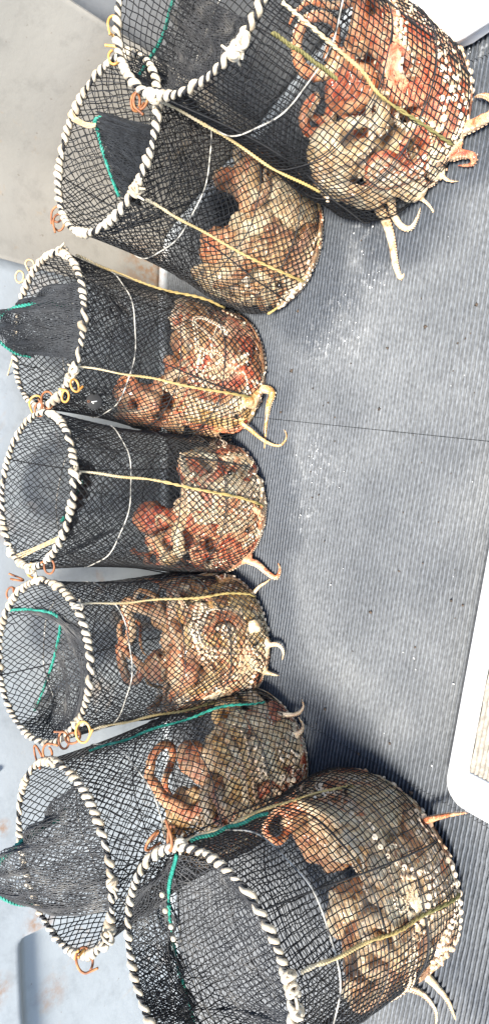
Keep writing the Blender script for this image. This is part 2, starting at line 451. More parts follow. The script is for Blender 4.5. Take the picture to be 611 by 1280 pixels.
# ---------------------------------------------------------------- net traps
class Trap:
    def __init__(self, key):
        self.key = key
        t, tilt, bs, rb, rf = TR[key]
        self.top = np.array(t); self.tilt = tilt; self.rt = .175 * rf; self.bc = np.array([bs[0], bs[1], .012]); self.rb = rb
        self.seed = 'ABCDEFG'.index(key) + 1
        self.root = None
    def ring(self, phi, dr=0.0, dz=0.0):
        phi = np.asarray(phi, float); r = self.rt + dr
        r = r * (1 + .014 * np.sin(2 * phi + self.seed))
        x = r * np.cos(phi); y = r * np.sin(phi)
        return np.stack([self.top[0] + x, self.top[1] + y, self.top[2] + self.tilt[0] * x + self.tilt[1] * y + dz], -1)
    def surf(self, phi, t, dr=0.0):
        """net wall: t = 0 at the mouth ring, 1 at the foot"""
        phi, t = np.broadcast_arrays(np.asarray(phi, float), np.asarray(t, float))
        s = t
        cx = self.top[0] + (self.bc[0] - self.top[0]) * s
        cy = self.top[1] + (self.bc[1] - self.top[1]) * s
        r = self.rt + (self.rb - self.rt) * s
        waist = -.012 * np.sin(PI * np.clip(s / .75, 0, 1))           # net drawn in between the hoops
        foot = -.035 * np.clip((s - .9) / .1, 0, 1) ** 2               # rounded lower edge
        lump = .012 * (vnoise(phi * 2.2 + 9 * self.seed, s * 6, self.seed) - .5) * np.clip((s - .4) / .3, 0, 1)
        pw = .003 * np.sin(phi * 9 + 4 * s + self.seed) * (1 - s)
        r = r + waist + foot + lump + pw + dr
        x = r * np.cos(phi); y = r * np.sin(phi)
        z0 = self.top[2] + self.tilt[0] * x + self.tilt[1] * y
        z = z0 * (1 - s) + .014 * s
        return np.stack([cx + x, cy + y, z], -1)
    def at(self, px):
        """(phi, t) of the near net wall seen at a photo position"""
        if not hasattr(self, 'grid'):
            ph = np.linspace(0, 2 * PI, 361)[:-1]; tt = np.linspace(0, 1, 101)
            self.gp, self.gt = np.meshgrid(ph, tt, indexing='ij')
            P = self.surf(self.gp, self.gt); self.grid = project(P)
            out = P - np.array([0, 0, CAM_H])
            rad = np.stack([np.cos(self.gp), np.sin(self.gp), 0 * self.gp], -1)
            self.front = (out * rad).sum(-1) < .03
        d = ((self.grid - np.array(px)) ** 2).sum(-1) + np.where(self.front, 0, 1e6)
        i = np.unravel_index(np.argmin(d), d.shape)
        return self.gp[i], self.gt[i]
    def ring_at(self, px):
        ph = np.linspace(0, 2 * PI, 721)[:-1]
        d = ((project(self.ring(ph)) - np.array(px)) ** 2).sum(-1)
        return ph[np.argmin(d)]

def twisted(mb, P, r, pitch, closed=False, strands=2, k=5, att=None, phase=0.0):
    """strands laid round a path"""
    P = np.asarray(P, float)
    seg = np.linalg.norm(np.diff(P, axis=0), axis=1); L_ = np.concatenate([[0], np.cumsum(seg)])
    T = np.gradient(P, axis=0); T /= np.linalg.norm(T, axis=1, keepdims=True) + 1e-12
    ref = np.where(np.abs(T[:, 2:3]) < .95, np.array([[0, 0, 1.0]]), np.array([[1.0, 0, 0]]))
    U = np.cross(T, ref); U /= np.linalg.norm(U, axis=1, keepdims=True); V = np.cross(T, U)
    for s in range(strands):
        a = 2 * PI * (L_ / pitch + s / strands) + phase
        mb.tube(P + r * (np.cos(a)[:, None] * U + np.sin(a)[:, None] * V), r * 1.08, k, att=att)

def net_lattice(fn, nphi, rows, seed, wrap=True, square=False, p0=0.0, p1=2*PI, jit=.18):
    """strand end points of a net: fn(u, v) -> xyz with u in [p0, p1], v in [0, 1]"""
    r = np.random.default_rng(seed)
    n = nphi if wrap else nphi + 1
    J, I = np.meshgrid(np.arange(rows + 1), np.arange(n), indexing='ij')
    sh = np.zeros_like(J, float) if square else (J % 2) * .5
    du = (p1 - p0) / nphi
    ju = r.normal(0, jit, I.shape) * .5; jv = r.normal(0, jit, I.shape) * .5
    jv[0] = 0
    U = p0 + (I + sh + ju) * du
    Vv = np.clip((J + jv) / rows, 0, 1)
    # slow shear and drift so that the meshes are not a perfect pattern
    U = U + 1.1 * du * (vnoise(U * 2.1 + seed, Vv * 4, seed) - .5)
    Vv = np.clip(Vv + .9 / rows * (vnoise(U * 3 + 5, Vv * 5, seed + 3) - .5) * (J > 0), 0, 1)
    if not wrap: U = np.clip(U, p0, p1)
    P = fn(U, Vv)
    A = []; B = []
    def link(a, b_): A.append(a.reshape(-1, 3)); B.append(b_.reshape(-1, 3))
    if square:
        if wrap: link(P, np.roll(P, -1, 1))
        else: link(P[:, :-1], P[:, 1:])
        link(P[:-1], P[1:])
    else:
        for par in (0, 1):
            lo = P[par:-1:2]; hi = P[par+1::2]
            m = min(len(lo), len(hi)); lo = lo[:m]; hi = hi[:m]
            link(lo, hi)
            if par == 0:
                if wrap: link(lo, np.roll(hi, 1, 1))
                else: link(lo[:, 1:], hi[:, :-1])
            else:
                if wrap: link(lo, np.roll(hi, -1, 1))
                else: link(lo[:, :-1], hi[:, 1:])
    return np.concatenate(A), np.concatenate(B)

def add_cord(tr, pts, r=.0027, age=(0.0, .75), mat=None, name='cord', lift=.004, n=60):
    uv = np.array([tr.at(p) for p in pts]); uv[:, 0] = np.unwrap(uv[:, 0])
    q = smooth_path(uv, n)
    P = tr.surf(q[:, 0], np.clip(q[:, 1], 0, 1), lift)
    P = P + .0015 * np.sin(np.linspace(0, 17, n))[:, None] * np.array([1, .4, .5])
    mb = MB(); twisted(mb, P, r * .55, .012, strands=2, k=5, att=np.linspace(age[0], age[1], n))
    o = mb.build(name, mat or M_cord, tr.root, attr='age')
    return o

def knot(mb, c, s, seed):
    """a lump of lashing: three crossing turns and two loose ends"""
    r = np.random.default_rng(seed); a = np.linspace(0, 2 * PI, 15)[:-1]
    for q in range(3):
        n = r.normal(size=3); n /= np.linalg.norm(n); u = np.cross(n, [.3, .5, .8]); u /= np.linalg.norm(u); v = np.cross(n, u)
        P = np.array(c) + r.normal(0, s * .2, 3) + s * (np.cos(a)[:, None] * u * r.uniform(.7, 1.05) + np.sin(a)[:, None] * v)
        mb.tube(P, s * .42, 6, closed=True)
    for q in range(2):
        d = r.normal(size=3); d /= np.linalg.norm(d)
        P = np.array(c) + np.linspace(0, 1, 7)[:, None] * d * s * r.uniform(2, 3.2) + .25 * s * np.sin(np.linspace(0, 4, 7))[:, None] * r.normal(size=3)
        mb.tube(P, s * np.linspace(.38, .26, 7), 5)

def hook(tr, c, size, mat, seed, turns=1.25, axis=None):
    """bent wire snap hook: an open loop with a tail"""
    r = np.random.default_rng(seed)
    n = np.array(axis if axis is not None else r.normal(size=3) + np.array([0, -.9, .5]), float); n /= np.linalg.norm(n)
    u = np.cross(n, [0, 0, 1.0]); u /= np.linalg.norm(u); v = np.cross(n, u)
    a = np.linspace(-.4, 2 * PI * turns * .72, 26) + r.uniform(0, 6)
    P = np.array(c) + size * (np.cos(a)[:, None] * u * 1.0 + np.sin(a)[:, None] * v * .68) + n * np.linspace(-.25, .25, 26)[:, None] * size
    tail = P[-1] + np.linspace(.15, 1, 6)[:, None] * ((P[-1] - P[-2]) / np.linalg.norm(P[-1] - P[-2]) * size * .9)
    mb = MB(); mb.tube(np.concatenate([P, tail]), .0023, 6)
    return mb.build('hook', mat, tr.root)

LABEL = {
 'A': 'largest net trap at the left end of the row, beside the white hatch lid',
 'B': 'second net trap from the left end, its funnel pulled up over the back rim',
 'C': 'third net trap from the left end, green rope bent inside its mouth',
 'D': 'middle net trap of the row with one yellow cord down its front',
 'E': 'net trap with a round black number tag hanging under its mouth ring',
 'F': 'leaning net trap second from the right end with a dark tied funnel',
 'G': 'net trap at the right end of the row, beside the white plastic bundle',
}
SPEC = {
 'A': dict(nphi=92, rows=47, square=True, cords=[([(228, 1056), (330, 1016), (440, 981)], (0, .6)), ([(374, 1216), (430, 1191), (500, 1160), (583, 1112)], (0, .95))],
           green=[[(240, 1056), (290, 1038), (335, 1020)]],
           funnel=[dict(arc=[(170, 1115), (158, 1160), (175, 1245), (190, 1285)], edge=[(222, 1068, .47), (212, 1120, .44), (222, 1200, .40), (240, 1262, .36), (246, 1300, .34)]),
                   dict(arc=[(292, 1097), (345, 1173), (368, 1271), (368, 1300)], edge=[(222, 1068, .47), (213, 1121, .43), (223, 1201, .39), (241, 1263, .35), (247, 1300, .33)], thin=True)],
           hooks=[((190, 1050), .02, 'rust'), ((213, 1048), .019, 'rust')], knots=[(228, 1056), (370, 1218), (366, 1235), (372, 1262)]),
 'B': dict(nphi=68, rows=58, square=False, cords=[], green=[[(112, 942), (200, 912), (330, 878)]],
           funnel=[dict(arc=[(97, 978), (122, 1030), (138, 1090), (142, 1140)], edge=[(70, 1022, .55), (30, 1050, .60), (-4, 1082, .64), (-8, 1110, .63), (18, 1128, .60), (42, 1130, .56)], bulge=.03)], ropes=[[(-4, 1082, .642), (30, 1050, .60), (70, 1025, .55), (82, 1012, .52)]],
           hooks=[((48, 943), .02, 'rust'), ((60, 940), .018, 'rust'), ((100, 1192), .014, 'amber'), ((106, 1200), .02, 'rust'), ((135, 1172), .013, 'white')],
           knots=[(68, 952), (146, 1102), (138, 1160), (128, 1178)]),
 'C': dict(nphi=70, rows=59, square=False, cords=[([(100, 757), (200, 751), (330, 739)], (0, .7)), ([(112, 911), (200, 892), (330, 868)], (0, .8))], green=[],
           funnel=[dict(arc=[(107, 790), (111, 850), (100, 905), (65, 927), (25, 907)], edge=[(8, 763, .50), (45, 762, .49), (75, 773, .46), (72, 810, .42), (60, 850, .40), (45, 888, .40)], bulge=-.03)],
           hooks=[((22, 724), .018, 'rust'), ((14, 742), .016, 'rust'), ((92, 922), .02, 'rust'), ((104, 915), .019, 'amber'), ((80, 925), .018, 'rust')],
           knots=[(102, 757), (104, 903), (46, 722)]),
 'D': dict(nphi=70, rows=59, square=False, cords=[([(98, 590), (200, 603), (334, 633)], (0, .7))], green=[],
           funnel=[dict(arc=[(94, 570), (92, 610), (87, 645), (70, 685)], edge=[(112, 590, .40), (96, 622, .36), (78, 652, .38)], bulge=-.02)],
           hooks=[((40, 712), .015, 'amber'), ((45, 708), .016, 'amber'), ((62, 708), .015, 'rust')], knots=[(102, 592), (28, 683), (40, 716)]),
 'E': dict(nphi=70, rows=59, square=False, cords=[([(96, 458), (200, 474), (330, 498)], (0, .75)), ([(95, 321), (160, 345), (280, 386)], (.1, .6))], green=[],
           funnel=[dict(arc=[(100, 350), (103, 385), (102, 420), (96, 450)], edge=[(60, 378, .50), (25, 385, .54), (-3, 396, .58), (-4, 420, .57), (18, 440, .53), (40, 446, .49)], bulge=.03, extra=1)], ropes=[[(-3, 398, .582), (22, 384, .565), (60, 380, .52), (97, 384, .475)]],
           hooks=[((38, 331), .013, 'tan'), ((25, 346), .013, 'tan'), ((45, 502), .018, 'amber'), ((60, 500), .018, 'rust'), ((50, 512), .017, 'rust'), ((94, 482), .014, 'amber'), ((82, 495), .015, 'amber')],
           knots=[(97, 462), (78, 316), (97, 476)]),
 'F': dict(nphi=68, rows=56, square=False, cords=[([(182, 247), (232, 276), (300, 315), (386, 352)], (0, .62)), ([(404, 300), (397, 335), (372, 372), (335, 392)], (.3, .55))], green=[],
           funnel=[dict(arc=[(195, 150), (190, 180), (175, 220), (160, 251)], edge=[(128, 147, .44), (120, 152, .45), (124, 166, .44), (130, 190, .42), (140, 220, .41), (150, 246, .41)], bulge=-.03, extra=3)],
           hooks=[((72, 268), .016, 'rust'), ((74, 278), .016, 'rust'), ((170, 128), .014, 'rust')], knots=[(178, 245), (182, 240)]),
 'G': dict(nphi=92, rows=47, square=True, cords=[([(196, 124), (300, 181), (400, 236)], (0, .6)), ([(352, 2), (440, 80), (475, 122), (562, 180)], (0, .95)), ([(336, 40), (380, 68), (418, 96)], (.9, 1.0))], green=[],
           funnel=[dict(arc=[(152, 86), (189, 118), (240, 107), (287, 71), (315, 24)], edge=[(172, 100, .46), (190, 72, .42), (205, 45, .40), (215, 10, .39), (225, -20, .38)], bulge=-.03)],
           hooks=[((143, 32), .016, 'amber'), ((143, 70), .016, 'amber'), ((176, 124), .016, 'rust')], knots=[(192, 122), (297, 66), (303, 50)]),
}
HM = {'rust': M_rust, 'amber': M_amber, 'white': M_white, 'tan': M_tan}
HOOPS = {'A': (.22, .48, .72), 'B': (.24, .50, .74), 'C': (.2, .46, .7), 'D': (.26, .5, .74), 'E': (.25, .5, .72), 'F': (.28, .54, .76), 'G': (.3, .52, .74)}

def build_trap(key):
    tr = Trap(key); sp = SPEC[key]
    tr.root = thing('net_trap', LABEL[key], 'fishing trap', (tr.bc[0], tr.bc[1], 0), 'net traps standing in a row on the deck')
    seed = tr.seed * 10
    # net wall and foot
    mb = MB()
    A, B = net_lattice(lambda u, v: tr.surf(u, v), sp['nphi'], sp['rows'], seed, square=sp['square'], p0=.37 * tr.seed, p1=.37 * tr.seed + 2 * PI)
    mb.edges(A, B, .00105 if sp['square'] else .00118)
    def foot(u, v):
        e = tr.surf(u, 1.0); c = tr.bc + np.array([0, 0, .003])
        return e + (c - e) * (np.asarray(v)[..., None] * .9)
    A, B = net_lattice(foot, 40, 10, seed + 1, square=True)
    mb.edges(A, B, .0008)
    mb.build('net', M_net, tr.root, smooth=False)
    # mouth ring with its white lashing
    ph = np.linspace(0, 2 * PI, 97)[:-1]
    mb = MB(); mb.tube(tr.ring(ph), .0034, 8, closed=True)
    ring = mb.build('mouth_ring', M_black_rope, tr.root)
    turns = 58; m = turns * 9
    a = np.linspace(0, 2 * PI, m + 1); rr = np.random.default_rng(seed)
    fat = 1 + .22 * np.interp(a, np.linspace(0, 2 * PI, 60), rr.normal(size=60))
    c = tr.ring(a); rad = np.stack([np.cos(a), np.sin(a), 0 * a], -1); up = np.array([0, 0, 1.0])
    hel = a * turns + 2.2 * np.interp(a, np.linspace(0, 2 * PI, 30), rr.normal(size=30))
    P = c + (.0038 * fat * np.cos(hel))[:, None] * rad + (.0038 * fat * np.sin(hel))[:, None] * up
    mb = MB(); mb.tube(P, .0047 * fat, 6)
    mb.build('lashing', M_white, ring)
    P2 = c + (.0046 * np.cos(hel + PI))[:, None] * rad + (.0046 * np.sin(hel + PI))[:, None] * up
    mb = MB(); mb.tube(P2, .0013, 5)
    mb.build('lashing', M_black_rope, ring)
    # hoops and side seams
    for q, t in enumerate(HOOPS[key]):
        tilt = .02 * math.sin(tr.seed * 2.1 + q)
        mb = MB(); mb.tube(tr.surf(ph, t + tilt * np.cos(ph + q), .0018), 0.0012 if q else .0014, 6, closed=True)
        mb.build('hoop', M_hoop if q == 0 else M_black_rope, tr.root)
    for q in range(3):
        f0 = tr.seed * 1.3 + q * 2 * PI / 3
        t = np.linspace(0, 1, 40)
        mb = MB(); mb.tube(tr.surf(f0 + .12 * np.sin(t * 3 + q), t, .001), .0016, 5)
        mb.build('seam_rope', M_black_rope, tr.root)
    for pts, age in sp['cords']: add_cord(tr, pts, .0034, age)
    for pts in sp['green']: add_cord(tr, pts, .0034, mat=M_green, name='green_cord', lift=.006)
    # dark inner sleeve that narrows below the mouth
    dp = np.array([.02 * math.sin(tr.seed * 2.3), -.035, 0])
    def sleeve(u, v):
        p = tr.surf(u, v * .32, -.004); c_ = tr.top + (tr.bc - tr.top) * (v[..., None] * .32); c_[..., 2] = p[..., 2]
        k_ = (1 - .42 * v ** 1.5)[..., None]
        q_ = c_ + (p - c_) * k_ * np.array([1, 1, 1.0]) + dp * (v ** 2)[..., None]
        w_ = .006 * np.sin(u * 13 + 5 * v + tr.seed) * v
        return q_ + np.stack([w_ * np.cos(u), w_ * np.sin(u), .012 * np.sin(u * 3 + tr.seed) * v], -1)
    if key in 'DEF':
        mb = MB(); A, B = net_lattice(sleeve, 40, 15, seed + 77, jit=.3); mb.edges(A, B, .0009)
        mb.build('inner_sleeve', M_funnel_dark, tr.root, smooth=False)
    # funnel nets and their green drawing rope
    for q, fs in enumerate(sp['funnel']):
        fa = np.unwrap([tr.ring_at(p) for p in fs['arc']]); ed = np.array([W(*p) for p in fs['edge']])
        fa = np.interp(np.linspace(0, 1, 80), np.linspace(0, 1, len(fa)), fa)
        arc = tr.ring(fa, -.003); edge = smooth_path(ed, 80)
        bul_ = fs.get('bulge', -.02); sd = seed + 30 + q
        def fn(u, v, arc=arc, edge=edge, bul_=bul_, sd=sd):
            x = np.clip(u, 0, 1) * 79; i = np.minimum(x.astype(int), 78); f = (x - i)[..., None]
            a_ = arc[i] * (1 - f) + arc[i+1] * f; e_ = edge[i] * (1 - f) + edge[i+1] * f
            v_ = v[..., None]
            P = a_ + (e_ - a_) * v_
            fold = np.sin(u * 34 + 3 * v + sd) * .007 * v + .012 * (vnoise(u * 9, v * 5, sd) - .5) * np.sin(PI * v)
            P = P + np.stack([fold * .5, fold, fold * .9 + bul_ * np.sin(PI * v)], -1)
            return P
        mb = MB()
        nn = 34 if fs.get('thin') else 46; rw = 26 if fs.get('thin') else 28
        A, B = net_lattice(fn, nn, rw, sd, wrap=False, p0=0.0, p1=1.0, jit=.35)
        mb.edges(A, B, .00095)
        if not fs.get('thin'):
            A, B = net_lattice(lambda u, v: fn(1 - u, v) + np.array([.004, .003, -.006]), nn - 9, rw - 3, sd + 5, wrap=False, p0=0.0, p1=1.0, jit=.45)
            mb.edges(A, B, .0007)
            for ly in range(fs.get('extra', 0)):
                o_ = np.random.default_rng(sd + ly).normal(0, .006, 3)
                A, B = net_lattice(lambda u, v: fn(u * .97, v) + o_ * v[..., None], nn - 3 - ly, rw - ly, sd + 11 + ly, wrap=False, p0=0.0, p1=1.0, jit=.45)
                mb.edges(A, B, .0009)
        fo = mb.build('funnel_net', M_funnel_dark if key in 'DEF' else M_funnel, tr.root, smooth=False)
        if not fs.get('thin'):
            mb = MB(); twisted(mb, edge + np.array([0, 0, .002]), .0021, .013, strands=2, k=5)
            mb.build('drawing_rope', M_green, fo)
    for pts in sp.get('ropes', []):
        mb = MB(); twisted(mb, smooth_path([W(*p) for p in pts], 50), .0024, .013); mb.build('green_cord', M_green, tr.root)
    for q, (p, s, c) in enumerate(sp['hooks']):
        z = tr.top[2] + .004
        hook(tr, W(p[0], p[1], z), s, HM[c], seed + q)
    for q, p in enumerate(sp['knots']):
        mb = MB(); f0 = tr.ring_at(p); knot(mb, tr.ring(f0, .004, .0), .0078, seed + 60 + q)
        mb.build('knot', M_white, tr.root)
    return tr
TRAPS = {k: build_trap(k) for k in 'ABCDEFG'}

# round number tag on trap E
tr = TRAPS['E']
c = W(118, 502, .41)
n = np.array([0, 0, CAM_H]) - c; n /= np.linalg.norm(n)
ux = np.array([1.0, 0, 0]) - n * n[0]; ux /= np.linalg.norm(ux)      # along the place's right
uy = np.cross(n, ux)
a = np.linspace(0, 2 * PI, 33)[:-1]
mb = MB(); R_ = .0172
loop = [c + R_ * k2 * (np.cos(a)[:, None] * ux + np.sin(a)[:, None] * uy) + n * h for k2, h in ((.0001, -.0015), (.96, -.0015), (1, -.0005), (1, .0008), (.94, .0016), (.0001, .0016))]
V_ = np.concatenate(loop); F_ = []
for q in range(5):
    for j in range(32): F_.append((q*32 + j, q*32 + (j+1) % 32, (q+1)*32 + (j+1) % 32, (q+1)*32 + j))
mb.add(V_, F_)
tg = mb.build('number_tag', M_tag, tr.root)
def tagpoly(pts):
    rot = .2; cs, sn = math.cos(rot), math.sin(rot)
    q = [c + n * .0026 + (x*cs - y*sn) * R_ * ux + (x*sn + y*cs) * R_ * uy for x, y in pts]
    q2 = [p + n * .0004 for p in q]
    m = len(pts)
    mb = MB(); mb.add(q + q2, np.zeros((0, 4), int))
    mb.f4.append(np.array([(j, (j+1) % m, m + (j+1) % m, m + j) for j in range(m)]))
    mb.f4.append(np.array([(m, m+1, m+2, m+3)]))
    return mb
mb = tagpoly([(-.06, -.38), (.06, -.38), (.06, .34), (-.06, .34)]); mb.build('numeral', M_print, tg, smooth=False)
mb = tagpoly([(-.062, .30), (-.062, .16), (-.26, .02), (-.26, .14)]); mb.build('numeral_flag', M_print, tg, smooth=False)
mb = MB(); mb.tube(c + n * .0022 + .68 * R_ * uy * 1.0 + .12 * R_ * (np.cos(a)[:, None] * ux + np.sin(a)[:, None] * uy), .0006, 5, closed=True)
mb.build('eyelet', M_rust, tg)
mb = MB(); mb.tube(smooth_path([c + .68 * R_ * uy + n * .002, c + 1.1 * R_ * uy + n * .004, tr.ring(tr.ring_at((82, 482)))], 14), .0009, 5)
mb.build('tag_line', M_black_rope, tr.root)
# loose ends: thin line hanging behind trap E, tie of trap F's funnel
mb = MB(); mb.tube(smooth_path([tr.ring(tr.ring_at((20, 440))), W(14, 455, .47), W(8, 475, .46), W(0, 485, .46), W(-10, 480, .47)], 24), .0014, 5)
mb.build('loose_line', M_tan, tr.root)
tf = TRAPS['F']
mb = MB()
for q in range(4):
    mb.tube(smooth_path([tf.ring(tf.ring_at((94, 145)) + .02 * q, .003), W(106 + q, 153 + 2 * q, .455 + .003 * q), W(120, 155 + q, .452)], 10), .0017, 5)
knot(mb, tf.ring(tf.ring_at((93, 146)), .003), .006, 4)
mb.build('funnel_tie', M_tan, tf.root)
td = TRAPS['D']
mb = MB()
for q in range(3): mb.tube(smooth_path([td.ring(td.ring_at((22, 692 + 4*q))), W(45, 684 + 2 * q, .485), td.ring(td.ring_at((78, 668 + 3*q)))], 14), .0015, 5)
mb.build('funnel_tie', M_tan, td.root)

# ---------------------------------------------------------------- octopuses
class Heap:
    """the inside of a trap's foot that the animals fill"""
    def __init__(self, tr, h):
        self.tr = tr; self.h = h; self.P = np.zeros((0, 3)); self.R = np.zeros(0)
    def ax(self, z):
        s = 1 - z / self.tr.top[2]
        c = self.tr.top[:2] + (self.tr.bc[:2] - self.tr.top[:2]) * s
        r = self.tr.rt + (self.tr.rb - self.tr.rt) * s - .012 * math.sin(PI * min(1, s / .75)) - .035 * max(0, (s - .9) / .1) ** 2
        return c, r
    def clamp(self, p, rad, d=None, hmax=None):
        hm = (hmax or self.h)
        lo = rad * .9 + .012
        if p[2] < lo:
            p[2] = lo
            if d is not None and d[2] < 0: d[2] *= -.1
        if p[2] > hm - rad:
            p[2] = max(lo, hm - rad)
            if d is not None and d[2] > 0: d[2] *= -.2
        c, r = self.ax(p[2]); rm = r - rad * .62 - .001
        o = p[:2] - c; q = np.hypot(*o)
        if q > rm:
            e = o / q; p[:2] = c + e * rm
            if d is not None:
                k = d[:2] @ e
                if k > 0: d[:2] -= e * k
        return p
    def push(self, p, rad):
        if len(self.P):
            v = p - self.P; dist = np.sqrt((v ** 2).sum(1)) + 1e-9
            ov = (self.R + rad) * .92 - dist
            k = ov > 0
            if k.any():
                i = np.argsort(-ov)[:5]; i = i[ov[i] > 0]
                p = p + (v[i] / dist[i, None] * ov[i, None] * .45).sum(0)
        return p
    def store(self, P, R):
        self.P = np.concatenate([self.P, P]); self.R = np.concatenate([self.R, R])

def grow_arm(hp, start, d0, L_, rb, rng, outb):
    lift_ = rng.uniform(-1, 1.6)
    ds = .011; n = int(L_ / ds); p = np.array(start, float); d = np.array(d0, float); d /= np.linalg.norm(d)
    P = [p.copy()]; w = rng.normal(0, 1, 3) * .5; R = [rb]
    for i in range(n):
        t = (i + 1) / n; rad = rb * (1 - t) ** .85 + .0028
        w = w * .86 + rng.normal(0, .42, 3)
        c, rr = hp.ax(p[2]); o = np.array([*(p[:2] - c), 0]); q = np.linalg.norm(o) + 1e-6; e = o / q
        d = d + .28 * np.cross(w, d) * (1 + .8 * t) + outb * .22 * e + np.array([0, -.03, .03 * lift_])
        d /= np.linalg.norm(d)
        p = p + d * ds
        p = hp.push(p, rad); p = hp.clamp(p, rad, d)
        d /= np.linalg.norm(d) + 1e-9
        P.append(p.copy()); R.append(rad)
    P = np.array(P)
    for _ in range(2): P[1:-1] = .25 * P[:-2] + .5 * P[1:-1] + .25 * P[2:]
    return P, np.array(R)

SUCK_A = np.linspace(0, 2 * PI, 8)[:-1]
def add_sucker(mb, c, n, t, r):
    b_ = np.cross(n, t); ring = np.cos(SUCK_A)[:, None] * t + np.sin(SUCK_A)[:, None] * b_
    V = np.concatenate([c + ring * r * .8 - n * r * .4, c + ring * r + n * r * .28, c + ring * r * .68 + n * r * .45, [c + n * r * .08]])
    k = 7; j = np.arange(k); j2 = (j + 1) % k
    F = np.concatenate([np.stack([q*k + j, q*k + j2, (q+1)*k + j2, (q+1)*k + j], 1) for q in range(2)])
    b0 = mb.n; mb.add(V, F)
    mb.f3.append(np.stack([2*k + j, 2*k + j2, 0*j + 3*k], 1) + b0)

